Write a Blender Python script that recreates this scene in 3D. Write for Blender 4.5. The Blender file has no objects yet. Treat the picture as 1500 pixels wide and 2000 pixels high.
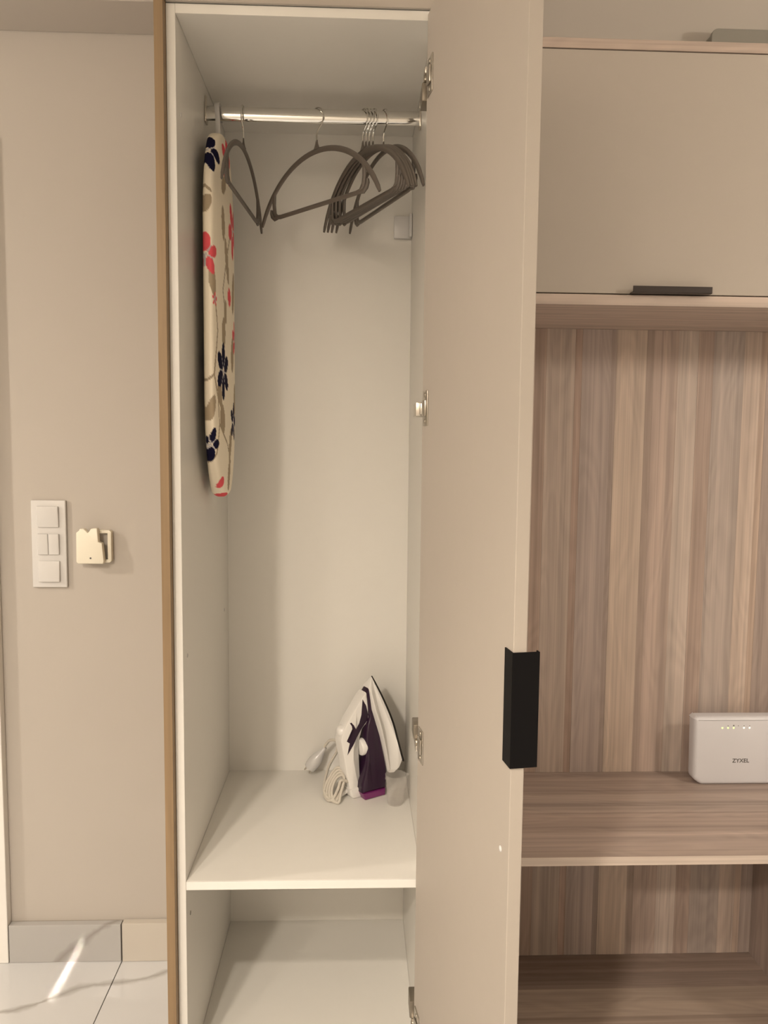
import bpy, bmesh, math, random
import numpy as np
from mathutils import Vector, Matrix

# ------------------------------------------------------------------ camera, light, exposure
scene = bpy.context.scene
COL = scene.collection
random.seed(7)

def cam_axes(yaw, pitch, roll):
    cy, sy = math.cos(yaw), math.sin(yaw)
    f = Vector((sy*math.cos(pitch), cy*math.cos(pitch), math.sin(pitch)))
    r = Vector((cy, -sy, 0)); u = r.cross(f)
    return r*math.cos(roll)+u*math.sin(roll), -r*math.sin(roll)+u*math.cos(roll), f

CAM_POS = Vector((.3275, -1.4534, 1.3962))
r_, u_, f_ = cam_axes(.0374, -.0844, .0099)
cam_data = bpy.data.cameras.new('camera')
cam_data.sensor_fit = 'VERTICAL'; cam_data.sensor_height = 36.0; cam_data.sensor_width = 27.0
cam_data.lens = 1500/2000*36.0
cam_data.clip_start = .02
cam = bpy.data.objects.new('camera', cam_data); COL.objects.link(cam)
cam.matrix_world = Matrix(((r_.x, u_.x, -f_.x, CAM_POS.x), (r_.y, u_.y, -f_.y, CAM_POS.y), (r_.z, u_.z, -f_.z, CAM_POS.z), (0, 0, 0, 1)))
scene.camera = cam

world = bpy.data.worlds.new('world'); scene.world = world; world.use_nodes = True
world.node_tree.nodes['Background'].inputs[0].default_value = (1, .9, .78, 1)
world.node_tree.nodes['Background'].inputs[1].default_value = .05

def area_light(name, loc, aim, size, watts, color, spread=180, shape='DISK', size_y=None):
    d = bpy.data.lights.new(name, 'AREA'); d.shape = shape; d.size = size
    if size_y: d.size_y = size_y
    d.energy = watts; d.color = color; d.spread = math.radians(spread)
    o = bpy.data.objects.new(name, d); COL.objects.link(o); o.location = loc
    o.rotation_euler = (Vector(aim)-Vector(loc)).to_track_quat('-Z', 'Y').to_euler()
    return o
def globe_lamp(name, loc, radius, watts, color):
    d = bpy.data.lights.new(name, 'POINT'); d.shadow_soft_size = radius; d.energy = watts; d.color = color
    o = bpy.data.objects.new(name, d); COL.objects.link(o); o.location = loc
    return o
WARM = (1.0, .875, .735)
def down_spot(loc, watts, cone=104, blend=.35, radius=.045):
    d = bpy.data.lights.new('downlight_or_fill_spot', 'SPOT'); d.energy = watts; d.color = WARM
    d.spot_size = math.radians(cone); d.spot_blend = blend; d.shadow_soft_size = radius
    o = bpy.data.objects.new('downlight_or_fill_spot', d); COL.objects.link(o); o.location = loc
down_spot((-.22, -2.02, 2.80), 100)
down_spot((-1.45, -2.95, 2.80), 75, 160, .5, .10)  # unseen fill spot, added behind the camera for soft frontal light
down_spot((-.75, -2.95, 2.80), 245, 160, .5, .10)  # second added fill spot, the stronger of the pair
globe_lamp('globe_lamp', (2.25, -.80, 1.97), .09, 34, WARM)
area_light('hall_lamp', (-2.05, -.40, 1.98), (-.4, .4, .9), .12, 18, WARM, 180)
# sliver of light that falls across the floor and the skirting
sl = area_light('light_sliver', (.68, -1.75, 2.40), (-.431, .50, 0), .150, .024, WARM, .38, 'RECTANGLE', .006)
_d = (Vector((-.431, .50, 0))-Vector((.68, -1.75, 2.40))).normalized(); _e = (Vector((0, 1, 0))-_d*_d.y).normalized(); _n = (-_d).cross(_e)
sl.rotation_euler = Matrix(((_e.x, _n.x, -_d.x), (_e.y, _n.y, -_d.y), (_e.z, _n.z, -_d.z))).to_euler()

scene.view_settings.view_transform = 'Standard'
scene.view_settings.look = 'None'
scene.view_settings.gamma = 1.0
scene.view_settings.use_curve_mapping = False
scene.view_settings.exposure = 0.0

# ------------------------------------------------------------------ materials
def srgb(r, g, b):
    f = lambda c: ((c/255+.055)/1.055)**2.4 if c/255 > .04045 else c/255/12.92
    return (f(r), f(g), f(b), 1)

MATS = {}
def new_mat(name):
    m = bpy.data.materials.new(name); m.use_nodes = True
    nt = m.node_tree
    return m, nt, nt.nodes['Principled BSDF']

def plain(name, col, rough=.5, metal=0, spec=.5, noise=.03, scale=40, bump=0.0, bscale=300, coat=0):
    """one colour with a faint mottling and an optional fine relief"""
    if name in MATS: return MATS[name]
    m, nt, b = new_mat(name)
    tc = nt.nodes.new('ShaderNodeTexCoord')
    n = nt.nodes.new('ShaderNodeTexNoise'); n.inputs['Scale'].default_value = scale; n.inputs['Detail'].default_value = 4
    nt.links.new(tc.outputs['Object'], n.inputs['Vector'])
    mix = nt.nodes.new('ShaderNodeMix'); mix.data_type = 'RGBA'
    c = Vector(col[:3])
    mix.inputs[6].default_value = (*(c*(1-noise)), 1); mix.inputs[7].default_value = (*[min(1, x*(1+noise)) for x in c], 1)
    nt.links.new(n.outputs['Fac'], mix.inputs[0]); nt.links.new(mix.outputs[2], b.inputs['Base Color'])
    b.inputs['Roughness'].default_value = rough; b.inputs['Metallic'].default_value = metal
    b.inputs['Specular IOR Level'].default_value = spec; b.inputs['Coat Weight'].default_value = coat
    if bump:
        n2 = nt.nodes.new('ShaderNodeTexNoise'); n2.inputs['Scale'].default_value = bscale
        nt.links.new(tc.outputs['Object'], n2.inputs['Vector'])
        bp = nt.nodes.new('ShaderNodeBump'); bp.inputs['Strength'].default_value = bump; bp.inputs['Distance'].default_value = .001
        nt.links.new(n2.outputs['Fac'], bp.inputs['Height']); nt.links.new(bp.outputs['Normal'], b.inputs['Normal'])
    MATS[name] = m
    return m

def wood(name, axis, tint=None, fine=1.0, contrast=1.0):
    """laminate with a wood print: streaks along one axis; the stave colour is the object's own colour"""
    if name in MATS: return MATS[name]
    m, nt, b = new_mat(name)
    N = nt.nodes.new; Lk = nt.links.new
    geo = N('ShaderNodeNewGeometry'); oi = N('ShaderNodeObjectInfo')
    off = N('ShaderNodeMath'); off.operation = 'MULTIPLY'; off.inputs[1].default_value = 37.0
    Lk(oi.outputs['Random'], off.inputs[0])
    comb = N('ShaderNodeCombineXYZ')
    for i in range(3): Lk(off.outputs[0], comb.inputs[i])
    add = N('ShaderNodeVectorMath'); add.operation = 'ADD'; Lk(geo.outputs['Position'], add.inputs[0]); Lk(comb.outputs[0], add.inputs[1])
    def stretched(along, across, detail=5, rough=.6, dist=0.0):
        mp = N('ShaderNodeMapping'); s = [across]*3; s[axis] = along
        mp.inputs['Scale'].default_value = s; Lk(add.outputs[0], mp.inputs['Vector'])
        n = N('ShaderNodeTexNoise'); n.inputs['Scale'].default_value = 1; n.inputs['Detail'].default_value = detail
        n.inputs['Roughness'].default_value = rough; n.inputs['Distortion'].default_value = dist
        Lk(mp.outputs[0], n.inputs['Vector']); return n
    fineN = stretched(1.3, 260*fine, 4); midN = stretched(.55, 46, 3, .55, .4); bigN = stretched(.4, 13, 2)
    # cathedral figure: contour lines of a slow stretched noise
    ring = N('ShaderNodeMath'); ring.operation = 'MULTIPLY'; ring.inputs[1].default_value = 90; Lk(stretched(1.6, 9, 2, .4, .3).outputs['Fac'], ring.inputs[0])
    sn = N('ShaderNodeMath'); sn.operation = 'SINE'; Lk(ring.outputs[0], sn.inputs[0])
    def lin(x, mul, addv):
        k = N('ShaderNodeMath'); k.operation = 'MULTIPLY_ADD'; Lk(x, k.inputs[0]); k.inputs[1].default_value = mul*contrast; k.inputs[2].default_value = addv; return k.outputs[0]
    tot = None
    for x, mul in ((fineN.outputs['Fac'], .42), (midN.outputs['Fac'], .75), (bigN.outputs['Fac'], .38), (sn.outputs[0], .035)):
        cen = 0 if mul == .035 else -.5*mul*contrast
        o = lin(x, mul, cen)
        if tot is None: tot = o
        else:
            a = N('ShaderNodeMath'); a.operation = 'ADD'; Lk(tot, a.inputs[0]); Lk(o, a.inputs[1]); tot = a.outputs[0]
    one = N('ShaderNodeMath'); one.operation = 'ADD'; one.inputs[1].default_value = 1.0; Lk(tot, one.inputs[0])
    sc_ = N('ShaderNodeVectorMath'); sc_.operation = 'SCALE'
    if tint is None: Lk(oi.outputs['Color'], sc_.inputs[0])
    else: sc_.inputs[0].default_value = tint[:3]
    Lk(one.outputs[0], sc_.inputs['Scale']); Lk(sc_.outputs[0], b.inputs['Base Color'])
    b.inputs['Roughness'].default_value = .5; b.inputs['Specular IOR Level'].default_value = .35
    bp = N('ShaderNodeBump'); bp.inputs['Strength'].default_value = .12; bp.inputs['Distance'].default_value = .0006
    Lk(fineN.outputs['Fac'], bp.inputs['Height']); Lk(bp.outputs['Normal'], b.inputs['Normal'])
    MATS[name] = m
    return m

def marble(name, base, vein, a, bb, wave, rough=.12):
    """polished tile with grey veins: lines y = a x + b repeated, bent by noise"""
    m, nt, b = new_mat(name); N = nt.nodes.new; Lk = nt.links.new
    geo = N('ShaderNodeNewGeometry'); sep = N('ShaderNodeSeparateXYZ'); Lk(geo.outputs['Position'], sep.inputs[0])
    n = N('ShaderNodeTexNoise'); n.inputs['Scale'].default_value = 5; n.inputs['Detail'].default_value = 6; Lk(geo.outputs['Position'], n.inputs['Vector'])
    def M(op, x, y=None, z=None):
        k = N('ShaderNodeMath'); k.operation = op
        for i, v in enumerate((x, y, z)):
            if v is None: continue
            if isinstance(v, (int, float)): k.inputs[i].default_value = v
            else: Lk(v, k.inputs[i])
        return k.outputs[0]
    yy = M('ADD', sep.outputs['Y'], sep.outputs['Z'])
    d = M('SUBTRACT', M('SUBTRACT', yy, M('MULTIPLY', sep.outputs['X'], a)), bb)
    d = M('ADD', d, M('MULTIPLY', M('SUBTRACT', n.outputs['Fac'], .5), wave))
    d = M('SUBTRACT', M('WRAP', d, .45, -.45), 0.0)
    n2 = N('ShaderNodeTexNoise'); n2.inputs['Scale'].default_value = 14; Lk(geo.outputs['Position'], n2.inputs['Vector'])
    w = M('MULTIPLY', M('POWER', n2.outputs['Fac'], 2.0), .055)
    v = M('SUBTRACT', 1.0, M('SMOOTH_MIN', M('DIVIDE', M('ABSOLUTE', d), w), 1.0, .2))
    v = M('MAXIMUM', v, 0.0)
    n3 = N('ShaderNodeTexNoise'); n3.inputs['Scale'].default_value = 3; Lk(geo.outputs['Position'], n3.inputs['Vector'])
    v2 = M('MULTIPLY', M('MAXIMUM', M('SUBTRACT', 1.0, M('MULTIPLY', M('ABSOLUTE', M('SUBTRACT', n3.outputs['Fac'], .56)), 90)), 0.0), .0)
    f = M('MINIMUM', M('ADD', M('MULTIPLY', v, .75), v2), 1.0)
    mix = N('ShaderNodeMix'); mix.data_type = 'RGBA'; mix.inputs[6].default_value = base; mix.inputs[7].default_value = vein
    Lk(f, mix.inputs[0]); Lk(mix.outputs[2], b.inputs['Base Color'])
    b.inputs['Roughness'].default_value = rough
    MATS[name] = m
    return m

WHITE = plain('white_melamine', (.765, .745, .70, 1), .38, spec=.4, noise=.012, bump=.05, bscale=500)
WHITE_EDGE = plain('white_edge_band', (.80, .785, .75, 1), .35, noise=.01)
BEIGE = plain('beige_matte_board', (.425, .38, .333, 1), .55, spec=.3, noise=.015, bump=.05, bscale=900)
WALL = plain('beige_wall_paint', (.475, .438, .398, 1), .8, spec=.2, noise=.015, scale=6, bump=.06, bscale=160)
PAINT = plain('pale_wall_paint', (.72, .68, .62, 1), .8, spec=.2, noise=.01, scale=6)
CEIL = plain('ceiling_paint', (.72, .69, .64, 1), .85, spec=.2, noise=.01, scale=6)
CHROME = plain('chrome', (.74, .73, .70, 1), .07, 1.0, noise=.02)
NICKEL = plain('nickel_plated_steel', (.60, .56, .50, 1), .3, 1.0, noise=.05)
BLACK = plain('black_anodised', (.0045, .004, .0045, 1), .55, spec=.12, noise=.1)
DKBROWN = plain('dark_bronze_handle', (.028, .019, .016, 1), .4, noise=.1)
PLASTIC_W = plain('white_plastic', (.62, .61, .60, 1), .25, noise=.01)
PLASTIC_C = plain('cream_plastic', (.80, .76, .64, 1), .4, noise=.01)
ROUTERW = plain('router_white_plastic', (.70, .70, .74, 1), .42, noise=.008)
HANGER = plain('grey_brown_plastic', (.125, .106, .090, 1), .42, noise=.06)
GROUT = plain('grout', (.30, .27, .23, 1), .9)
PURPLE = plain('dark_purple_plastic', (.022, .0065, .024, 1), .22, noise=.05)
MAGENTA = plain('magenta_plastic', (.17, .025, .125, 1), .2, noise=.04)
IRONW = plain('iron_white_plastic', (.80, .78, .75, 1), .3, noise=.01)
SOLE = plain('soleplate_edge', (.05, .045, .04, 1), .35, .7, noise=.05)
CORDM = plain('cord_fabric', (.58, .54, .47, 1), .75, noise=.12, scale=400, bump=.4, bscale=900)
GREYBOX = plain('grey_plastic_box', (.27, .258, .23, 1), .6, noise=.02)
INK = plain('grey_ink', (.10, .095, .09, 1), .6)
DARKVOID = plain('dark_recess', (.06, .05, .045, 1), .8)

WOODZ = wood('wood_grain_vertical', 2, contrast=1.25)
WOODX = wood('wood_grain_horizontal', 0, contrast=1.2)
ENDPANEL = wood('end_panel_oak', 2, (.265, .180, .100, 1), .7, .8)
TILE = marble('marble_floor_tile', (.605, .61, .615, 1), (.30, .28, .26, 1), .36, .565, .10)
SKIRT_GREY = marble('marble_skirting_grey', (.42, .41, .40, 1), (.25, .23, .21, 1), .82, .925, .06, .1)
SKIRT_PALE = plain('pale_skirting_tile', (.53, .49, .435, 1), .15, noise=.02, scale=8)

def cup_mat():
    m = bpy.data.materials.new('frosted_clear_plastic'); m.use_nodes = True; nt = m.node_tree
    b = nt.nodes['Principled BSDF']; out = nt.nodes['Material Output']
    b.inputs['Base Color'].default_value = (.8, .79, .77, 1); b.inputs['Roughness'].default_value = .25
    tr = nt.nodes.new('ShaderNodeBsdfTransparent'); tr.inputs[0].default_value = (.97, .96, .95, 1)
    lw = nt.nodes.new('ShaderNodeLayerWeight'); lw.inputs[0].default_value = .35
    ma = nt.nodes.new('ShaderNodeMath'); ma.operation = 'MULTIPLY_ADD'; ma.inputs[1].default_value = .36; ma.inputs[2].default_value = .05
    nt.links.new(lw.outputs['Facing'], ma.inputs[0])
    mx = nt.nodes.new('ShaderNodeMixShader'); nt.links.new(ma.outputs[0], mx.inputs[0]); nt.links.new(tr.outputs[0], mx.inputs[1]); nt.links.new(b.outputs[0], mx.inputs[2])
    nt.links.new(mx.outputs[0], out.inputs[0]); return m
CUPM = cup_mat()

def led_mat(name, col, s):
    m, nt, b = new_mat(name); b.inputs['Base Color'].default_value = col
    b.inputs['Emission Color'].default_value = col; b.inputs['Emission Strength'].default_value = s
    return m
LED_G = led_mat('green_led', (.72, .95, .25, 1), 1.6); LED_W = led_mat('white_led', (1, .97, .75, 1), 1.7)

def print_mat():
    m, nt, b = new_mat('floral_cotton'); a = nt.nodes.new('ShaderNodeAttribute'); a.attribute_name = 'print'
    nt.links.new(a.outputs['Color'], b.inputs['Base Color']); b.inputs['Roughness'].default_value = .9; b.inputs['Specular IOR Level'].default_value = .1
    tc = nt.nodes.new('ShaderNodeTexCoord'); n = nt.nodes.new('ShaderNodeTexNoise'); n.inputs['Scale'].default_value = 28; n.inputs['Detail'].default_value = 3
    nt.links.new(tc.outputs['Object'], n.inputs['Vector'])
    bp = nt.nodes.new('ShaderNodeBump'); bp.inputs['Strength'].default_value = .35; bp.inputs['Distance'].default_value = .004
    nt.links.new(n.outputs['Fac'], bp.inputs['Height']); nt.links.new(bp.outputs['Normal'], b.inputs['Normal'])
    return m
FLORAL = print_mat()

# ------------------------------------------------------------------ mesh helpers
class MB:
    def __init__(s): s.bm = bmesh.new()
    def box(s, x0, x1, y0, y1, z0, z1, bev=0.0, seg=2):
        t = bmesh.new()
        v = [t.verts.new((x, y, z)) for x in (x0, x1) for y in (y0, y1) for z in (z0, z1)]
        for f in ((0, 1, 3, 2), (4, 6, 7, 5), (0, 4, 5, 1), (2, 3, 7, 6), (0, 2, 6, 4), (1, 5, 7, 3)): t.faces.new([v[i] for i in f])
        if bev: bmesh.ops.bevel(t, geom=t.edges[:], offset=bev, segments=seg, affect='EDGES', profile=.5)
        s.merge(t); return s
    def merge(s, t):
        bmesh.ops.recalc_face_normals(t, faces=t.faces[:])
        me = bpy.data.meshes.new('tmp'); t.to_mesh(me); t.free(); s.bm.from_mesh(me); bpy.data.meshes.remove(me)
    def prism(s, poly, d0, d1, axes=(0, 2, 1), bev=0.0, seg=2):
        """extrude a 2-D outline (on axes[0], axes[1]) from d0 to d1 along axes[2]"""
        t = bmesh.new(); rings = []
        for d in (d0, d1):
            ring = []
            for p in poly:
                c = [0, 0, 0]; c[axes[0]] = p[0]; c[axes[1]] = p[1]; c[axes[2]] = d; ring.append(t.verts.new(c))
            rings.append(ring)
        n = len(poly)
        for i in range(n): t.faces.new((rings[0][i], rings[0][(i+1) % n], rings[1][(i+1) % n], rings[1][i]))
        t.faces.new(rings[0][::-1]); t.faces.new(rings[1])
        if bev:
            bmesh.ops.recalc_face_normals(t, faces=t.faces[:])
            ed = [e for e in t.edges if len(e.link_faces) == 2 and e.calc_face_angle(0) > .5]
            bmesh.ops.bevel(t, geom=ed, offset=bev, segments=seg, affect='EDGES', profile=.5)
        s.merge(t); return s
    def tube(s, path, rad, n=10, rb=None, up=(0, 1, 0), close=False):
        """swept ellipse: rad (in plane) and rb (along up); either may be a list per point"""
        t = bmesh.new(); P = [Vector(p) for p in path]; m = len(P); rings = []; prev = None
        for i, p in enumerate(P):
            d = (P[(i+1) % m] - P[i-1]) if close else (P[min(i+1, m-1)] - P[max(i-1, 0)])
            d.normalize()
            a = Vector(up) if prev is None else prev
            a = a - d*a.dot(d)
            if a.length < 1e-4: a = d.orthogonal()
            a.normalize(); prev = a; b = d.cross(a)
            ra = rad[i] if isinstance(rad, (list, tuple)) else rad
            r2 = ra if rb is None else (rb[i] if isinstance(rb, (list, tuple)) else rb)
            rings.append([t.verts.new(p + b*(ra*math.cos(2*math.pi*k/n)) + a*(r2*math.sin(2*math.pi*k/n))) for k in range(n)])
        for i in range(m if close else m-1):
            A, B = rings[i], rings[(i+1) % m]
            for k in range(n): t.faces.new((A[k], A[(k+1) % n], B[(k+1) % n], B[k]))
        if not close: t.faces.new(rings[0][::-1]); t.faces.new(rings[-1])
        s.merge(t); return s
    def lathe(s, prof, n=24, mat=None, closed=False):
        """profile (r, z) turned about local z, placed by mat"""
        t = bmesh.new(); M = mat or Matrix.Identity(4); rings = []
        for (r, z) in prof:
            rings.append([t.verts.new(M @ Vector((max(r, 1e-5)*math.cos(2*math.pi*k/n), max(r, 1e-5)*math.sin(2*math.pi*k/n), z))) for k in range(n)])
        m = len(rings)
        for i in range(m if closed else m-1):
            A, B = rings[i], rings[(i+1) % m]
            for k in range(n): t.faces.new((A[k], A[(k+1) % n], B[(k+1) % n], B[k]))
        if not closed: t.faces.new(rings[0][::-1]); t.faces.new(rings[-1])
        s.merge(t); return s
    def ball(s, c, r, mat=None, u=16, v=10):
        prof = [(math.sin(math.pi*i/v), -math.cos(math.pi*i/v)) for i in range(v+1)]
        M = Matrix.Translation(c) @ (mat or Matrix.Identity(4)) @ Matrix.Diagonal((r[0], r[1], r[2], 1))
        return s.lathe(prof, u, M)
    def xform(s, M): s.bm.transform(M); return s
    def build(s, name, mat, parent=None, smooth=False, color=None, angle=40):
        me = bpy.data.meshes.new(name)
        if parent is not None and 'shift' in parent:
            s.bm.transform(Matrix.Translation(-Vector(parent['shift'])))
        if smooth:
            for f in s.bm.faces: f.smooth = True
            for e in s.bm.edges:
                if len(e.link_faces) != 2 or e.calc_face_angle(0) > math.radians(angle): e.smooth = False
        s.bm.to_mesh(me); s.bm.free(); me.materials.append(mat)
        o = bpy.data.objects.new(name, me); COL.objects.link(o)
        if parent is not None:
            o.parent = parent
            if 'shift' in parent: SHIFTED.append((o, tuple(parent['shift'])))
        if color: o.color = color
        return o
SHIFTED = []

def tag(o, label=None, cat=None, group=None, kind=None):
    if label: o['label'] = label
    if cat: o['category'] = cat
    if group: o['group'] = group
    if kind: o['kind'] = kind
    return o

def thing(name, loc, label, cat, group=None, rot=0.0, shift=True):
    """an Empty at the thing's base; with shift, its parts are given in room coordinates"""
    o = bpy.data.objects.new(name, None); COL.objects.link(o); o.location = loc; o.rotation_euler = (0, 0, rot); o.empty_display_size = .05
    tag(o, label, cat, group)
    if shift: o['shift'] = tuple(loc)
    return o

def sub(parent_obj):
    """let sub-parts of a part be given in the same coordinates as the part"""
    for o, s in SHIFTED:
        if o is parent_obj: parent_obj['shift'] = s
    return parent_obj

def structure(mb, name, mat): return tag(mb.build(name, mat), kind='structure')

def box(*a, bev=0.0, seg=2): return MB().box(*a, bev=bev, seg=seg)

# ------------------------------------------------------------------ the room
RX0, RX1, RY0, YW, RZ = -2.6, 2.9, -3.3, .566, 2.85
fl = structure(box(RX0, RX1, RY0, YW, -.06, -.0105), 'floor', GROUT)
tw, tl, gap = .60, 1.20, .0022
x = -.297-4*tw
proto = None
xs = []
while x < RX1: xs.append(x); x += tw
for i, xx in enumerate(xs):
    for j in range(4):
        y1 = .564-j*tl; y0 = max(RY0, y1-tl)
        a, b_ = max(RX0, xx)+gap/2, min(RX1, xx+tw)-gap/2
        if b_-a < .02 or y1-y0 < .02: continue
        box(a, b_, y0+gap/2, y1-gap/2, -.0103, 0, bev=.0006, seg=1).build('tile', TILE, fl)
structure(box(RX0, RX1, RY0, YW, RZ, RZ+.1), 'ceiling', CEIL)
structure(box(RX0-.1, RX1+.1, YW, YW+.12, -.06, RZ+.1), 'wall_back', WALL)
structure(box(RX0-.1, RX0, RY0, YW, -.06, RZ+.1), 'wall_left', PAINT)
structure(box(RX1, RX1+.1, RY0, YW, -.06, RZ+.1), 'wall_right', PAINT)
structure(box(RX0-.1, RX1+.1, RY0-.1, RY0, -.06, RZ+.1), 'wall_front', PAINT)
# boxed-in beam under the ceiling, over the bare wall beside the wardrobe
structure(box(RX0, -.0345, .418, YW, 2.409, RZ, bev=.003), 'trim_1', WALL)

# skirting of cut tiles, leaned on the wall beside the wardrobe
bb = tag(box(-.597, -.035, YW-.004, YW, .001, .104).build('baseboard_back', GROUT), kind='structure')
box(-.5955, -.2985, .542, YW-.004, .0006, .1055, bev=.0012).build('tile', SKIRT_GREY, bb)
box(-.2945, -.0350, .5405, YW-.004, .0006, .108, bev=.0012).build('tile', SKIRT_PALE, bb)

# white door with casing at the left end of the wall
d1 = tag(box(-1.42, -.67, .548, YW, .006, 2.08).build('door_1', WHITE_EDGE), kind='structure')
box(-.668, -.5975, .540, YW, .0006, 2.15, bev=.002).build('casing', WHITE_EDGE, d1)
box(-1.49, -1.4205, .540, YW, .0006, 2.15, bev=.002).build('casing', WHITE_EDGE, d1)
box(-1.42, -.6685, .540, YW, 2.0805, 2.15, bev=.002).build('casing', WHITE_EDGE, d1)
MB().tube([(-.74, .548, 1.02), (-.74, .50, 1.02), (-.76, .495, 1.02), (-.86, .495, 1.02)], .009, 12, up=(0, 0, 1)).build('door_handle', NICKEL, d1, True)

# ------------------------------------------------------------------ wardrobe
W, D, T, ZT, ZB, ZS = .464, .5219, .0166, 2.1644, .1237, .5414
wd = thing('wardrobe', (.232, .26, 0), 'tall white wardrobe standing open, oak side panel and beige door swung out to the right', 'wardrobe')
box(-T, 0, 0, D+.006, .0, ZT+T, bev=.0006, seg=1).build('side_panel', WHITE, wd)
box(W, W+T, 0, D+.006, .0, ZT+T, bev=.0006, seg=1).build('side_panel', WHITE, wd)
box(.0002, W-.0002, 0.0, D, ZT, ZT+T, bev=.0006, seg=1).build('top_panel', WHITE, wd)
box(.0002, W-.0002, 0.0, D, ZB-T, ZB, bev=.0006, seg=1).build('bottom_panel', WHITE, wd)
box(.0002, W-.0002, .0035, D, ZS-T, ZS, bev=.0006, seg=1).build('shelf', WHITE, wd)
box(.0004, W-.0004, .0, .0035, ZS-T, ZS, bev=.0004, seg=1).build('shelf_edge_band', WHITE_EDGE, wd)
box(.0002, W-.0002, D, D+.006, ZB-T, ZT+T).build('back_panel', WHITE, wd)
box(.0002, W-.0002, .04, .056, .0, ZB-T).build('plinth', WHITE, wd)
ep = box(-.0332, -.0170, -.0205, YW-.0004, .0, ZT+T, bev=.0005, seg=1).build('end_panel', ENDPANEL, wd)
ep['label'] = 'narrow oak side panel'
# screw caps on the inside of the left panel
for (y, z) in ((.037, 2.005), (.037, .985), (.037, .455), (.46, .985)):
    MB().lathe([(.0045, 0), (.004, .0008)], 14, Matrix.Translation((0, y, z)) @ Matrix.Rotation(math.pi/2, 4, 'Y')).build('screw_cap', GREYBOX if y < .1 and z < .6 else PLASTIC_W, wd)
# hanging rod with end brackets
RODY, RODZ = .272, 2.105
MB().tube([(.004+i*(W-.008)/12, RODY, RODZ) for i in range(13)], .0075, 28, rb=.015, up=(0, 0, 1)).build('hanging_rod', CHROME, wd, True)
for (a, b_) in ((0.0002, .0042), (W-.0042, W-.0002)):
    k = MB().box(a, b_, RODY-.012, RODY+.012, RODZ-.020, RODZ+.019, bev=.001)
    k.box(a, b_, RODY-.005, RODY+.005, RODZ+.019, RODZ+.036, bev=.001)
    k.build('rod_bracket', NICKEL, wd, True)
# white plastic corner fixing in the upper back corner
cf = box(.419, .4636, D-.014, D-.0002, 1.915, 1.969, bev=.002).build('corner_fixing', PLASTIC_W, wd, True)
box(.456, .4634, D-.030, D-.0145, 1.915, 1.972, bev=.002).build('flange', PLASTIC_W, sub(cf), True)

# the open door, in its own axes: u from hinge to free edge, n from inner to outer face
DL = .5156
DO, DU, DN = Vector((.452, -.0035, 0)), Vector((.1457, -.9893, 0)), Vector((.9893, .1457, 0))
DM = Matrix(((DU.x, DN.x, 0, DO.x), (DU.y, DN.y, 0, DO.y), (0, 0, 1, 0), (0, 0, 0, 1)))
def dbox(u0, u1, n0, n1, z0, z1, bev=0.0, seg=2): return box(u0, u1, n0, n1, z0, z1, bev=bev, seg=seg).xform(DM)
door = dbox(0, DL, 0, .018, .105, 2.1725, bev=.0008, seg=1).build('door', BEIGE, wd)
door['label'] = 'open beige wardrobe door'
sub(door)
# wrap-around black edge pull
hp = [(DL-.0265, -.0002), (DL-.0265, -.0020), (DL+.0022, -.0020), (DL+.0022, .0345), (DL-.006, .0345), (DL-.006, .0328), (DL+.0002, .0328), (DL+.0002, -.0002)]
hd = MB().prism(hp, .9905, 1.1405, axes=(0, 1, 2)).xform(DM).build('handle', BLACK, door)
hd['label'] = 'black metal edge pull'
MB().lathe([(.0042, 0), (.0042, .0008), (.003, .0018), (.0001, .0022)], 16, DM @ Matrix.Translation((.4863, -.0001, .8682)) @ Matrix.Rotation(math.pi/2, 4, 'X')).build('bumper', PLASTIC_W, door, True)
def hinge(z, flip):
    """cup flange on the door, arm and mounting plate on the cabinet side"""
    s = -1 if flip else 1
    cup = MB().box(.010, .046, -.0022, -.0002, z-.032, z+.032, bev=.0008)
    cup.box(.016, .040, -.0055, -.0022, z-.015, z+.015, bev=.002)
    for q in (-.024, .024): cup.lathe([(.0042, 0), (.0042, .001), (.003, .0018)], 12, Matrix.Translation((.028, -.0022, z+q)) @ Matrix.Rotation(math.pi/2, 4, 'X'))
    cup.xform(DM); h = cup.build('hinge', NICKEL, door, True); sub(h)
    return h
for (z, flip) in ((2.055, 0), (1.468, 0), (.828, 1), (.255, 0)): hinge(z, flip)
def mount(z, z0, z1, d0, d1, fat=.0):
    m = MB().box(.4495-fat, W-.0002, .022, .082, z0, z1, bev=.0015)
    m.box(.448, .459, .0, .030, z0+.002, z1-.002, bev=.002)
    m.build('hinge_arm', NICKEL, wd, True)
    if d1 > d0: box(.446, W-.0002, .030, .075, d0, d1, bev=.002).build('hinge_cover', plain('hinge_grey', (.22, .19, .15, 1), .35, .6, noise=.08), wd, True)
mount(2.068, 2.072, 2.088, 2.038, 2.0715)
mount(1.468, 1.456, 1.482, 0, 0, .008)
mount(.828, .800, .8165, .817, .846)
mount(.255, .215, .2245, .225, .262)

# cupboard above the wardrobe
uc = thing('overhead_cupboard', (.232, .26, 2.183), 'beige overhead cupboard directly above the open wardrobe, cut by the picture edge', 'cupboard')
box(-.0166, W+T, .0, YW-.002, 2.1835, 2.56).build('carcass', WHITE, uc)
box(-.0155, W+T-.001, -.0065, -.0005, 2.1822, 2.56, bev=.0008, seg=1).build('door', BEIGE, uc)
box(-.0332, -.0170, -.0205, YW-.0004, ZT+T+.0005, 2.56).build('end_panel', ENDPANEL, uc)

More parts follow.
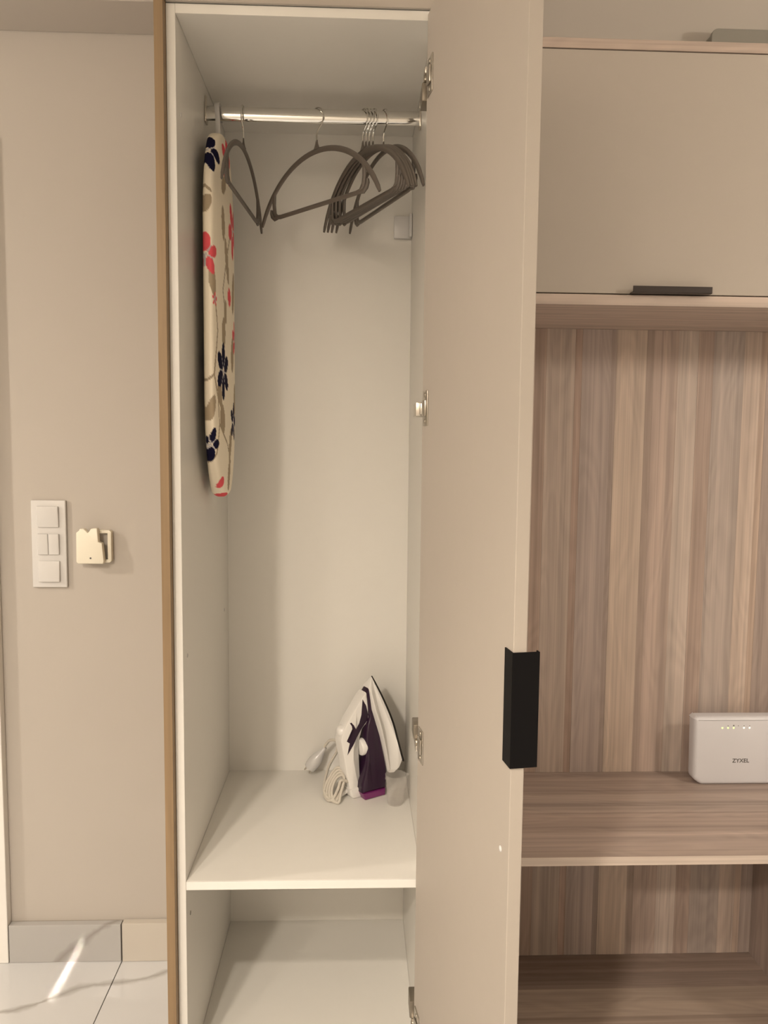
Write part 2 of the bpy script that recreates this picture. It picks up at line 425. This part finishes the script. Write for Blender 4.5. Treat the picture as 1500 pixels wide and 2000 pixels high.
# ------------------------------------------------------------------ right-hand wooden unit
STAVES = [(.500, .560, (150, 121, 98)), (.560, .618, (134, 106, 85)), (.618, .690, (160, 130, 106)), (.690, .752, (146, 117, 95)), (.752, .785, (166, 136, 111)),
          (.785, .814, (142, 110, 88)), (.814, .8881, (151, 123, 101)), (.8881, .9066, (138, 105, 84)), (.9066, .982, (143, 117, 99)), (.982, .9955, (136, 110, 92)),
          (.9955, 1.074, (171, 139, 112)), (1.074, 1.0927, (135, 107, 87)), (1.0927, 1.1567, (152, 121, 99)), (1.1567, 1.2089, (169, 140, 116)),
          (1.2089, 1.2491, (150, 118, 96)), (1.2491, 1.3297, (143, 119, 100)), (1.3297, 1.374, (166, 135, 110)), (1.374, 1.3903, (160, 126, 100)), (1.3903, 1.44, (136, 110, 92)),
          (1.44, 1.52, (158, 128, 104)), (1.52, 1.60, (146, 117, 96)), (1.60, 1.68, (164, 134, 108)), (1.68, 1.78, (150, 121, 98)), (1.78, 1.90, (140, 112, 92))]
def stave_col(c, k=1.0):
    m_ = (150, 121, 99); v = srgb(*[m_[i]+(c[i]-m_[i])*.72 for i in range(3)])
    return (min(1, v[0]*1.42*k), min(1, v[1]*1.82*k), min(1, v[2]*2.4*k), 1)
XU0, XU1 = .500, 1.90
YR, YU, YB = .0938, .1933, .522
ZR, ZUU, ZUT = .5314, 1.7017, 2.2422
nu = thing('media_unit', (1.2, .3, 0), 'brown wood-grain open niche unit right of the wardrobe, planked back and thick shelf', 'shelf unit')
def stave_back(z0, z1, xmax, name):
    bp_ = box(XU0, xmax, YB+.0125, YW-.002, z0, z1).build(name, WOODZ, nu, color=stave_col((140, 112, 92))); sub(bp_)
    for (a, b_, c) in STAVES:
        b2 = min(b_, xmax)
        if b2-a < .004: continue
        box(a+.00015, b2-.00015, YB+random.uniform(-.0003, .0003), YB+.0124, z0+.0004, z1-.0004).build('plank', WOODZ, bp_, color=stave_col(c))
stave_back(ZR, ZUU, XU1, 'back_panel')
stave_back(.0135, ZR-.0184, 1.4228, 'back_panel')
def stave_shelf(name, z0, z1, xmax, bands, y0):
    core = box(XU0, xmax, y0+.002, YB-.0002, z0, z1-.0035).build(name, WOODX, nu, color=stave_col((150, 121, 99))); sub(core)
    for (a, b_, c) in bands:
        box(XU0, xmax, a+.00015, b_-.00015, z1-.0035+.0001, z1+random.uniform(-.00015, .00015)).build('plank', WOODX, core, color=stave_col(c))
    return core
c1 = stave_shelf('shelf', ZR-.0184, ZR, XU1, [(YR+.0022, .124, (146, 118, 97)), (.124, .2012, (152, 123, 102)), (.2012, .2938, (148, 119, 98)), (.2938, .3854, (158, 129, 107)), (.3854, .46, (148, 119, 98)), (.46, YB, (140, 112, 92))], YR)
e1 = box(XU0, XU1, YR, YR+.0018, ZR-.0184, ZR).build('edge_band', WOODX, c1, color=stave_col((186, 155, 128)))
c2 = stave_shelf('bottom_panel', .0, .0135, 1.4228, [(YR+.0022, .20, (122, 95, 76)), (.20, .2932, (130, 102, 80)), (.2932, .3906, (138, 110, 86)), (.3906, .4481, (122, 95, 76)), (.4481, YB, (112, 86, 68))], YR)  # same laminate as the shelf; niche shade is put into darker plank colours
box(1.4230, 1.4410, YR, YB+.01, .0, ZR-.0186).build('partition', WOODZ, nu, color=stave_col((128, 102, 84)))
box(1.4412, XU1, YR, YW-.002, .0, ZR-.0186).build('drawer_block', BEIGE, nu)
box(.4815, .4998, YR, YW-.002, .0, 2.2422).build('side_panel', WOODZ, nu, color=stave_col((150, 121, 99)))
box(XU1+.0002, XU1+.018, YR, YW-.002, .0, 2.2422).build('side_panel', WOODZ, nu, color=stave_col((150, 121, 99)))

# wall cabinet with lift-up flap over the niche
wc = thing('wall_cabinet', (1.2, .38, ZUU), 'beige flap-door wall cabinet above the wooden niche with thin wood-grain top and bottom', 'cabinet')
def wboard(name, z0, z1, c):
    o = box(XU0+.0002, XU1-.0002, YU, YW-.002, z0, z1, bev=.0005, seg=1).build(name, WOODX, wc, color=stave_col(c))
wboard('bottom_board', ZUU, ZUU+.0222, (166, 136, 112))
wboard('top_board', ZUT-.0200, ZUT, (146, 118, 96))
box(XU0+.001, XU1-.001, YU+.024, YW-.003, ZUU+.0225, ZUT-.0203).build('carcass', DARKVOID, wc)
flap = box(XU0+.002, XU1-.002, YU+.0022, YU+.0200, ZUU+.0250, ZUT-.0218, bev=.0006, seg=1).build('flap_door', BEIGE, wc); sub(flap)
hpoly = [(YU+.0022, ZUU+.0235), (YU-.018, ZUU+.0235), (YU-.0195, ZUU+.025), (YU-.0195, ZUU+.0375), (YU-.0175, ZUU+.0375), (YU-.0175, ZUU+.0262), (YU+.0022, ZUU+.0262)]
fh = MB().prism(hpoly, .908, 1.077, axes=(1, 2, 0)).build('handle', DKBROWN, flap); fh['label'] = 'dark edge pull'

# grey box on the cabinet top
gb = thing('storage_box', (1.45, .535, ZUT), 'flat grey rounded box standing on the wall cabinet against the wall', 'box')
def round_rect(x0, x1, z0, z1, r, n=6):
    pts = []
    for (cx, cz, a0) in ((x1-r, z1-r, 0), (x0+r, z1-r, 90), (x0+r, z0+r, 180), (x1-r, z0+r, 270)):
        pts += [(cx+r*math.cos(math.radians(a0+90*i/n)), cz+r*math.sin(math.radians(a0+90*i/n))) for i in range(n+1)]
    return pts
MB().prism(round_rect(1.201, 1.699, ZUT+.0008, ZUT+.190, .016), .5150, .5655, axes=(0, 2, 1)).build('base', GREYBOX, gb, True)
MB().prism(round_rect(1.1985, 1.7015, ZUT+.0003, ZUT+.1915, .017), .5030, .5148, axes=(0, 2, 1), bev=.002).build('cover', GREYBOX, gb, True)

# ------------------------------------------------------------------ router on the shelf
rt = thing('router', (1.32, .46, ZR), 'white upright router with lit indicators on the brown wooden shelf', 'router')
Y0, Y1 = .437, .478
prof = [(1.2065, .5475), (1.226, .5320), (1.434, .5320), (1.4535, .5475), (1.4565, .7075), (1.4515, .7125), (1.2085, .7125), (1.2035, .7075)]
rb_ = MB().prism(prof, Y0+.0005, Y1, axes=(0, 2, 1), bev=.0095, seg=5).build('case', ROUTERW, rt, True); sub(rb_)
for i, xx in enumerate((1.2759, 1.2907, 1.3055, 1.3176, 1.3324, 1.3473)):
    if i != 3:
        MB().lathe([(.0021, 0), (.0021, .0005), (.0013, .0008)], 14, Matrix.Translation((xx, Y0+.0006, .6838)) @ Matrix.Rotation(math.pi/2, 4, 'X')).build('indicator_light', LED_G if i < 3 else LED_W, rt)
    if i in (1, 2, 3, 4, 5):
        s_ = .0021 if i == 2 else .0013
        MB().prism([(xx-s_, .6885), (xx+s_, .6885), (xx+s_*.4, .6885+1.6*s_), (xx-s_*.4, .6885+1.6*s_)], Y0+.0003, Y0+.0006, axes=(0, 2, 1)).build('icon', INK, rt)
def text_mesh(body, size, name, mat, parent, M, spacing=1.0, extr=.0001):
    cu = bpy.data.curves.new(name, 'FONT'); cu.body = body; cu.size = size; cu.extrude = extr; cu.align_x = 'CENTER'; cu.align_y = 'CENTER'; cu.space_character = spacing; cu.offset = size*.02
    t = bpy.data.objects.new(name, cu); COL.objects.link(t)
    dg = bpy.context.evaluated_depsgraph_get(); me = bpy.data.meshes.new_from_object(t.evaluated_get(dg))
    bpy.data.objects.remove(t); me.name = name; me.transform(M)
    if 'shift' in parent: me.transform(Matrix.Translation(-Vector(parent['shift'])))
    me.materials.clear(); me.materials.append(mat)
    o = bpy.data.objects.new(name, me); COL.objects.link(o); o.parent = parent; return o
text_mesh('ZYXEL', .0148, 'lettering', INK, rt, Matrix.Translation((1.3283, Y0+.0004, .5962)) @ Matrix.Rotation(math.pi/2, 4, 'X'), 1.02)

# ------------------------------------------------------------------ light switch and remote holder on the wall
sw = thing('light_switch', (-.467, .556, 1.022), 'tall white triple light-switch plate on the beige wall', 'switch')
fr = box(-.5115, -.4225, .5570, YW-.0003, 1.0225, 1.2505, bev=.0025, seg=3).build('frame', PLASTIC_W, sw, True)
def rocker(zc, tilt):
    m = MB().box(-.0275, .0275, -.0060, .0, -.0275, .0275, bev=.0022, seg=3)
    m.xform(Matrix.Translation((-.467, .5568, zc)) @ Matrix.Rotation(math.radians(tilt), 4, 'X'))
    return m.build('rocker', PLASTIC_W, sw, True)
rocker(1.2080, 3.5)
m_ = MB().box(-.0275, -.0004, -.0060, .0, -.0275, .0275, bev=.002, seg=3).xform(Matrix.Translation((-.467, .5568, 1.1365)) @ Matrix.Rotation(math.radians(3), 4, 'X')); m_.build('rocker', PLASTIC_W, sw, True)
m_ = MB().box(.0004, .0275, -.0060, .0, -.0275, .0275, bev=.002, seg=3).xform(Matrix.Translation((-.467, .5568, 1.1365)) @ Matrix.Rotation(math.radians(3), 4, 'X')); m_.build('rocker', PLASTIC_W, sw, True)
rocker(1.0650, -2.5)

ho = thing('remote_holder', (-.35, .55, 1.089), 'small cream plastic wall holder with notched top beside the switch', 'holder')
HX, HZ = -.35, 1.1349
def hpts(l): return [(HX+a, HZ+c) for a, c in l]
back = [(-.036, -.045), (.041, -.045), (.0455, -.0405), (.0455, .035), (.041, .0395), (.012, .0395), (.012, .0315), (.036, .0315), (.036, -.037), (-.036, -.037)]
MB().prism(hpts(back), .548, YW-.0003, axes=(0, 2, 1), bev=.0012).build('back_frame', PLASTIC_C, ho, True)
front = [(-.0345, -.0456), (.0290, -.0456), (.0312, -.0386), (.0270, .0081), (.0179, .0107), (.0163, .0440), (.0140, .0465), (.0004, .0451), (-.0070, .0344), (-.0085, .0344), (-.0178, .0445), (-.0282, .0449), (-.0300, .0400), (-.0376, .0343), (-.0385, -.0410)]
MB().prism(hpts(front), .530, .5478, axes=(0, 2, 1), bev=.0018).build('pocket', PLASTIC_C, ho, True)
MB().lathe([(.0024, 0), (.0024, .0003)], 14, Matrix.Translation((HX-.002, .5299, HZ-.031)) @ Matrix.Rotation(math.pi/2, 4, 'X')).build('screw_hole', INK, ho)

# ------------------------------------------------------------------ ironing board hanging at the left of the rod
ib = thing('ironing_board', (.030, .262, 1.283), 'slim ironing board in a cream floral cover hanging from the rod by its hook', 'ironing board')
ZI0, ZI1, IYC, IX0, IX1, IHW = 1.283, 2.054, .2625, .0125, .0475, .137
def half(z):
    if z < 1.50: t = (1.50-z)/(1.50-ZI0)
    elif z > 1.84: t = (z-1.84)/(ZI1-1.84)
    else: t = 0
    return IHW*math.sqrt(max(0, 1-t**2.2))
NR, NS = 330, 168
zs = [ZI0+(ZI1-ZI0)*(.5-.5*math.cos(math.pi*(i+.5)/NR))*.35+(ZI1-ZI0)*.65*((i+.5)/NR) for i in range(NR)]
zs = [ZI0+.0008]+[z for z in zs if ZI0+.0015 < z < ZI1-.0015]+[ZI1-.0008]
verts, faces = [], []
def ring_pt(k, h, tk):
    """rounded slab section: more points along the face than round the edges"""
    q = 2*math.pi*k/NS; e = .28
    c, s = math.cos(q), math.sin(q)
    return math.copysign(abs(s)**.55, s)*tk, math.copysign(abs(c)**.8, c)*h
for z in zs:
    h = max(half(z), .004); tk = (IX1-IX0)/2*min(1, (h/.05)**.6)
    for k in range(NS):
        dx, dy = ring_pt(k, h, tk)
        verts.append(((IX0+IX1)/2+dx, IYC+dy, z))
nr = len(zs)
for i in range(nr-1):
    for k in range(NS):
        faces.append((i*NS+k, i*NS+(k+1) % NS, (i+1)*NS+(k+1) % NS, (i+1)*NS+k))
faces.append(tuple(range(NS))[::-1]); faces.append(tuple((nr-1)*NS+k for k in range(NS)))
me = bpy.data.meshes.new('cover'); V = np.array(verts)
sh = np.array(ib['shift']); me.from_pydata([tuple(v) for v in (V-sh)], [], faces); me.update()
# the printed pattern, in unrolled cloth coordinates (u across, z up)
U = V[:, 1]-np.where(V[:, 0] < IX1, (IX1-V[:, 0]), 0)*np.where(V[:, 1] < IYC, 1, -1); Z = V[:, 2]
BASEC, NAVY, RED, TAUPE, PALE = [np.array(srgb(*c)[:3]) for c in ((250, 240, 220), (26, 25, 52), (232, 96, 104), (176, 160, 136), (200, 196, 198))]
C = np.tile(BASEC, (len(V), 1))
def ellipse(u, z, a, b, ang, col):
    c, s = math.cos(ang), math.sin(ang); du, dz = U-u, Z-z
    C[((du*c+dz*s)/a)**2+((-du*s+dz*c)/b)**2 < 1] = col
def stem(pts, w, col):
    for (p, q) in zip(pts[:-1], pts[1:]):
        p, q = np.array(p), np.array(q); d = q-p; t = np.clip(((U-p[0])*d[0]+(Z-p[1])*d[1])/(d@d), 0, 1)
        C[np.hypot(U-p[0]-t*d[0], Z-p[1]-t*d[1]) < w] = col
def flower(u, z, R, col, n=5, rot=0., sp=1.0):
    for k in range(n):
        a = rot+2*math.pi*k/n; ellipse(u+.58*R*math.cos(a)*sp, z+.58*R*math.sin(a), .43*R, .27*R, a, col)
    for k in range(n):
        a = rot+math.pi/n+2*math.pi*k/n; stem([(u, z), (u+.5*R*math.cos(a), z+.5*R*math.sin(a))], .0014, PALE)
def leaf(u, z, L, wd_, ang): ellipse(u, z, L, wd_, ang, TAUPE)
stem([(.135, 1.69), (.15, 1.63), (.125, 1.54), (.15, 1.49), (.16, 1.44), (.145, 1.38), (.10, 1.33), (.07, 1.335)], .0032, TAUPE)
stem([(.125, 1.54), (.09, 1.52)], .0028, TAUPE); stem([(.16, 1.44), (.24, 1.40), (.28, 1.36)], .003, TAUPE)
stem([(.30, 1.86), (.25, 1.80), (.20, 1.72), (.24, 1.66)], .004, TAUPE); stem([(.09, 1.93), (.12, 1.90)], .003, TAUPE)
leaf(.124, 1.725, .030, .014, 1.75); leaf(.228, 1.68, .026, .016, 1.3); leaf(.207, 1.633, .032, .020, 1.5); leaf(.32, 1.60, .04, .022, 1.4)
leaf(.117, 1.472, .028, .013, 1.2); leaf(.165, 1.505, .03, .018, 1.9); leaf(.19, 1.452, .032, .024, 1.9); leaf(.28, 1.40, .04, .016, 1.1)
leaf(.21, 1.86, .035, .018, 1.7); leaf(.25, 1.79, .05, .018, 2.0); leaf(.34, 1.74, .05, .02, 1.3); leaf(.10, 1.355, .022, .014, .4); leaf(.26, 1.335, .04, .014, 1.2); leaf(.105, 1.875, .022, .012, .9)
leaf(.36, 1.50, .04, .02, 1.5); leaf(.22, 1.94, .03, .016, .6)
flower(.137, 1.990, .048, NAVY, 5, .9); flower(.255, 2.00, .050, RED, 5, .3)
flower(.103, 1.775, .044, RED, 5, .3); flower(.335, 1.875, .062, RED, 5, .9); flower(.132, 1.690, .014, RED, 5, .2)
flower(.200, 1.552, .060, NAVY, 6, .5); flower(.121, 1.398, .036, NAVY, 5, .05); flower(.36, 1.64, .04, RED, 5, .4); flower(.33, 1.45, .045, NAVY, 5, .1)
ellipse(.19, 1.318, .016, .012, .4, RED); ellipse(.225, 1.288, .03, .006, 0, RED); ellipse(.28, 1.72, .02, .02, 0, RED)
att = me.color_attributes.new('print', 'FLOAT_COLOR', 'POINT')
att.data.foreach_set('color', np.concatenate([C, np.ones((len(C), 1))], 1).astype(np.float32).ravel())
for p in me.polygons: p.use_smooth = True
me.materials.append(FLORAL)
cv = bpy.data.objects.new('cover', me); COL.objects.link(cv); cv.parent = ib
# hook: flat white strap over the rod
hk = [(.0315, .252, 2.020), (.0300, .2520, 2.085), (.0285, .2520, 2.110), (.0285, .2565, 2.119), (.0285, .264, 2.1232), (.0285, .272, 2.1238), (.0285, .280, 2.1232), (.0285, .2875, 2.119), (.0285, .292, 2.110), (.0285, .2925, 2.094)]
MB().tube(hk, .0016, 10, rb=.0052, up=(1, 0, 0)).build('hook', PLASTIC_W, ib, True)

# ------------------------------------------------------------------ clothes hangers
HG = 'grey-brown plastic hangers on the wardrobe rod'
Z_HOOK = 2.1222
def make_hanger():
    root = thing('clothes_hanger', (0, 0, Z_HOOK), 'x', 'hanger', HG, shift=False)
    z = lambda v: v-Z_HOOK
    zn, zt, a = 2.0326, 1.9073, .192
    R_ = (a*a+(zn-zt)**2)/(2*(zn-zt)); zc = zn-R_
    th = math.asin(a/R_)
    n = 40
    path = [(R_*math.sin(-th+2*th*i/n), 0, z(zc+R_*math.cos(-th+2*th*i/n))) for i in range(n+1)]
    rad = [.0052 if 2 < i < n-2 else (.0046 if 0 < i < n else .003) for i in range(n+1)]
    rr = [x*1.15 for x in rad]
    MB().tube(path, rr, 12, rb=[x*.68 for x in rad]).build('shoulder_arch', HANGER, root, True)
    ab, zb = .1466, 1.9180
    za = zc+math.sqrt(R_**2-ab**2)
    # trouser bar hung from two struts, with small curled hooks at its ends
    bar = [(-ab, 0, z(za+.002)), (-ab-.001, 0, z(zb+.03)), (-ab+.002, 0, z(zb+.010)), (-ab+.010, 0, z(zb+.002)), (-ab+.022, 0, z(zb)), (0, 0, z(zb)), (ab-.022, 0, z(zb)), (ab-.010, 0, z(zb+.002)), (ab-.002, 0, z(zb+.010)), (ab+.001, 0, z(zb+.03)), (ab, 0, z(za+.002))]
    MB().tube(bar, .0050, 10, rb=.0036).build('trouser_bar', HANGER, root, True)
    for s in (-1, 1):
        cur = [(s*(ab-.012), 0, z(zb+.001)), (s*(ab-.001), 0, z(zb-.001)), (s*(ab+.007), 0, z(zb+.005)), (s*(ab+.011), 0, z(zb+.014)), (s*(ab+.010), 0, z(zb+.021))]
        MB().tube(cur, [.0052, .005, .0046, .0040, .003], 10, rb=.0038).build('strap_hook', HANGER, root, True)
    MB().lathe([(.0095, 0), (.0062, .006), (.0036, .013), (.0026, .020), (.0018, .021)], 14, Matrix.Translation((0, 0, z(zn+.002))) @ Matrix.Diagonal((1.2, .5, 1, 1))).build('neck', HANGER, root, True)
    c0 = z(2.1002); rh = .0220
    wire = [(0, 0, z(zn+.018)), (0, 0, z(2.066)), (.003, 0, c0-rh-.004)]
    wire += [(rh*math.sin(t), 0, c0-rh*math.cos(t)) for t in [math.radians(q) for q in range(28, 262, 13)]]
    MB().tube(wire, .00165, 8).build('hook', CHROME, root, True)
    return root
def copy_tree(o, parent=None):
    c = o.copy(); COL.objects.link(c); c.parent = parent
    for ch in o.children: copy_tree(ch, c)
    return c
hangers = [(.0815, -94.5, 'grey-brown plastic hanger next to the ironing board, turned edge-on'),
           (.2386, -45.9, 'grey-brown plastic hanger hanging alone in the middle of the rod, seen broadside'),
           (.3380, -62.0, 'leftmost grey-brown plastic hanger of the bunched five, nearest the single one'),
           (.3450, -62.6, 'second grey-brown plastic hanger from the left in the bunched five'),
           (.3520, -63.4, 'middle grey-brown plastic hanger of the bunched five'),
           (.3600, -64.4, 'second grey-brown plastic hanger from the right in the bunched five'),
           (.3830, -67.5, 'rightmost grey-brown plastic hanger of the bunched five, its tip behind the door')]
h0 = make_hanger()
copies = [h0]+[copy_tree(h0) for _ in hangers[1:]]
for o, (xh, deg, lab) in zip(copies, hangers):
    o.location = (xh, RODY, Z_HOOK); o.rotation_euler = (0, 0, math.radians(deg)); o['label'] = lab

# ------------------------------------------------------------------ steam iron on the shelf
ir = thing('steam_iron', (.347, .388, ZS), 'white and dark purple steam iron standing on its heel on the wardrobe shelf', 'iron', rot=math.radians(30), shift=False)
def sole_w(z):
    """half-width of the soleplate outline by height above the heel"""
    t = max(0, min(1, (.292-z)/.125)); return .0012+.0525*(1-(1-t)**1.8)
def slab(poly, wfun, rows=7, edge=.55, pil=.0):
    """side profile (mm) swollen to both sides; half-width wfun(z), rounded shoulders"""
    t = bmesh.new(); rings = []
    P = [Vector((a/1000, 0, c/1000)) for a, c in poly]
    cen = sum(P, Vector())/len(P)
    for j in range(rows):
        q = -1+2*j/(rows-1); y = math.sin(q*math.pi/2); ins = (1-abs(math.cos(q*math.pi/2)))
        ring = []
        for i, p in enumerate(P):
            a, b_ = P[i-1], P[(i+1) % len(P)]
            tg = (b_-a).normalized(); nn = Vector((-tg.z, 0, tg.x))
            ring.append(t.verts.new(p - nn*(ins**3*pil*SIGN[0]) + Vector((0, y*wfun(p.z), 0))))
        rings.append(ring)
    n = len(P)
    for A, B in zip(rings[:-1], rings[1:]):
        for k in range(n): t.faces.new((A[k], A[(k+1) % n], B[(k+1) % n], B[k]))
    t.faces.new(rings[0][::-1]); t.faces.new(rings[-1])
    bmesh.ops.triangulate(t, faces=[f for f in t.faces if len(f.verts) > 4])
    m = MB(); m.merge(t); return m
SIGN = [1]
def area2(poly): return sum(poly[i-1][0]*poly[i][1]-poly[i][0]*poly[i-1][1] for i in range(len(poly)))
def islab(name, poly, wfun, mat, pil=.0, rows=9, parent=ir, smooth=True):
    # dense outline
    Q = []
    for i in range(len(poly)):
        a, b_ = poly[i], poly[(i+1) % len(poly)]
        L = math.hypot(b_[0]-a[0], b_[1]-a[1]); k = max(1, int(L/7))
        Q += [(a[0]+(b_[0]-a[0])*j/k, a[1]+(b_[1]-a[1])*j/k) for j in range(k)]
    SIGN[0] = -1 if area2(Q) > 0 else 1
    return slab(Q, wfun, rows, pil=pil).build(name, mat, parent, smooth, angle=50)
solex = lambda z: 28+65*(292-z)/217
sole_poly = [(solex(292), 292), (solex(200), 200), (solex(80), 80), (solex(80)-2.6, 79.3), (solex(200)-2.8, 200), (solex(285)-2.2, 286)]
islab('soleplate', sole_poly, lambda z: sole_w(z), SOLE)
skirt = [(solex(289)-3.0, 289)]+[(solex(z)-3.0, z) for z in (250, 200, 150, 110, 84)]+[(78, 66), (62, 56), (50, 58), (46, 83), (38, 122), (26, 170), (14, 216), (11, 268)]
islab('skirt', skirt, lambda z: sole_w(z)*.97, IRONW, .0015)
bw = lambda z: .008+.036*(1-max(0, min(1, (z-.02)/.27))**1.6)
body = [(15.5, 273), (23.0, 216), (32, 170), (39, 122), (46, 83), (50, 57), (48, 40), (45, 18.5), (-22, 18.5), (-20, 40), (-12, 65), (-6, 95), (-6, 125), (-6, 150), (1, 180), (8, 196), (5, 228), (3, 252)]
islab('body', body, bw, PURPLE, .004)
islab('heel_band', [(44.5, 18.2), (43, .4), (-14, .4), (-22, 18.2)], lambda z: bw(z)*.99, MAGENTA, .002)
hw = lambda z: .0175
handle = [(2, 258), (-8, 250), (-24, 228), (-47, 196), (-62, 170), (-67, 150), (-64, 130), (-58, 102), (-53, 70), (-44, 31), (-41, 8), (-34, .5), (-6, .5), (-9, 17), (-21, 57), (-29, 96), (-29, 128), (-20, 154), (-6, 172), (9, 185), (13, 196), (9, 226), (4, 250)]
hdl = islab('handle', handle, hw, IRONW, .004)
islab('heel_foot', [(-45, 26), (-42, 8), (-35, .3), (-7, .3), (-10, 14), (-16, 26)], lambda z: .0235, IRONW, .004)
inlay = [(-9, 243), (1, 226), (7, 203), (6, 190), (-12, 170), (-24, 152), (-34, 134), (-50, 112), (-47, 128), (-44, 140), (-52, 146), (-50, 151), (-41, 153), (-36, 166), (-36, 178), (-44, 190), (-40, 191), (-33, 183), (-27, 172), (-18, 185), (-12, 205)]
islab('inlay', inlay, lambda z: .0181, PURPLE, parent=ir)
MB().ball((-.056, 0, .168), (.015, .0165, .015)).build('steam_button', IRONW, ir, True)
Mdial = Matrix.Translation((-.0065, -.014, .124)) @ Matrix.Rotation(math.radians(-96), 4, 'Y')
MB().lathe([(.021, -.004), (.021, .006), (.019, .009), (.008, .0105), (.0001, .0108)], 28, Mdial).build('dial', IRONW, ir, True)
MB().lathe([(.0065, 0), (.0060, .012), (.0045, .030)], 14, Matrix.Translation((-.041, .0, .016)) @ Matrix.Rotation(math.radians(-115), 4, 'Y')).build('cord_guard', IRONW, ir, True)
# cord: bundle of loops, then a run up to the plug
Ri = Matrix.Translation(ir.location) @ Matrix.Rotation(math.radians(30), 4, 'Z'); Rinv = Ri.inverted()
def smooth_path(pts, k=8):
    P = [Vector(p) for p in pts]; out = []
    for i in range(len(P)-1):
        p0, p1, p2, p3 = P[max(i-1, 0)], P[i], P[i+1], P[min(i+2, len(P)-1)]
        for j in range(k):
            t = j/k
            out.append(.5*((2*p1)+(p2-p0)*t+(2*p0-5*p1+4*p2-p3)*t*t+(-p0+3*p1-3*p2+p3)*t**3))
    return out+[P[-1]]
rc = .0036
loops = [(.318, .388, .585), (.302, .378, .592), (.296, .375, .575), (.284, .368, .552), (.272, .372, .5455)]
for k in range(4):
    o_ = .0060*k
    loops += [(.262+o_, .392-o_*.9, .5525+.5*o_), (.268+o_, .405-o_*.8, .578+.3*o_), (.292+o_*.4, .412-o_, .610-o_*.7), (.306+o_*.2, .402-o_*.8, .594), (.298+.2*o_, .383-o_*.7, .562), (.278+o_*.9, .375-o_*.9, .5455)]
loops += [(.262, .392, .556), (.268, .43, .590), (.290, .465, .622), (.288, .482, .640), (.270, .488, .640), (.256, .490, .622)]
loops = [(x_-.005, y_-.034 if y_ < .42 else y_-.012, z_) for (x_, y_, z_) in loops]
MB().tube([Rinv @ p for p in smooth_path(loops)], rc, 10).build('cord', CORDM, ir, True)
pdir = (Vector((.2105, .4885, .5575))-Vector((.252, .490, .612))); plen = pdir.length
Mp = Rinv @ Matrix.Translation((.254, .490, .616)) @ pdir.to_track_quat('Z', 'Y').to_matrix().to_4x4()
pl_ = MB().lathe([(.0045, 0), (.0055, .010), (.0095, .018), (.0150, .034), (.0172, .046), (.0165, .062), (.0150, .068)], 20, Mp).build('plug', PLASTIC_W, ir, True)
for s in (-1, 1): MB().lathe([(.0022, .066), (.0022, .078), (.0012, .080)], 10, Mp @ Matrix.Translation((0, s*.0075, 0))).build('pin', NICKEL, pl_, True)

# ------------------------------------------------------------------ measuring cup
cu = thing('measuring_cup', (.428, .328, ZS), 'small frosted clear measuring cup in front of the iron', 'cup')
pr = [(.0001, .0006), (.0180, .0006), (.0192, .004), (.0238, .0715), (.0248, .0725), (.0242, .0735), (.0226, .0722), (.0180, .006), (.0170, .0028), (.0001, .0026)]
m_ = MB().lathe(pr, 56, Matrix.Translation((.428, .328, ZS)))
for v in m_.bm.verts:   # pouring lip
    d = Vector((v.co.x-.428, v.co.y-.328)); h = (v.co.z-ZS)/.073
    if h > .5:
        k = max(0, d.normalized().dot(Vector((.97, -.24))))**10*(h-.5)*2
        v.co.x += .97*.008*k; v.co.y -= .24*.008*k; v.co.z += .002*k
m_.build('cup', CUPM, cu, True)
tb = MB().tube([(.4045-.0*k, .328, ZS+.066-.006*k) for k in range(2)], .0016, 8)
tb.build('grip_tab', CUPM, cu, True)

for o in list(COL.objects):
    if 'shift' in o: del o['shift']
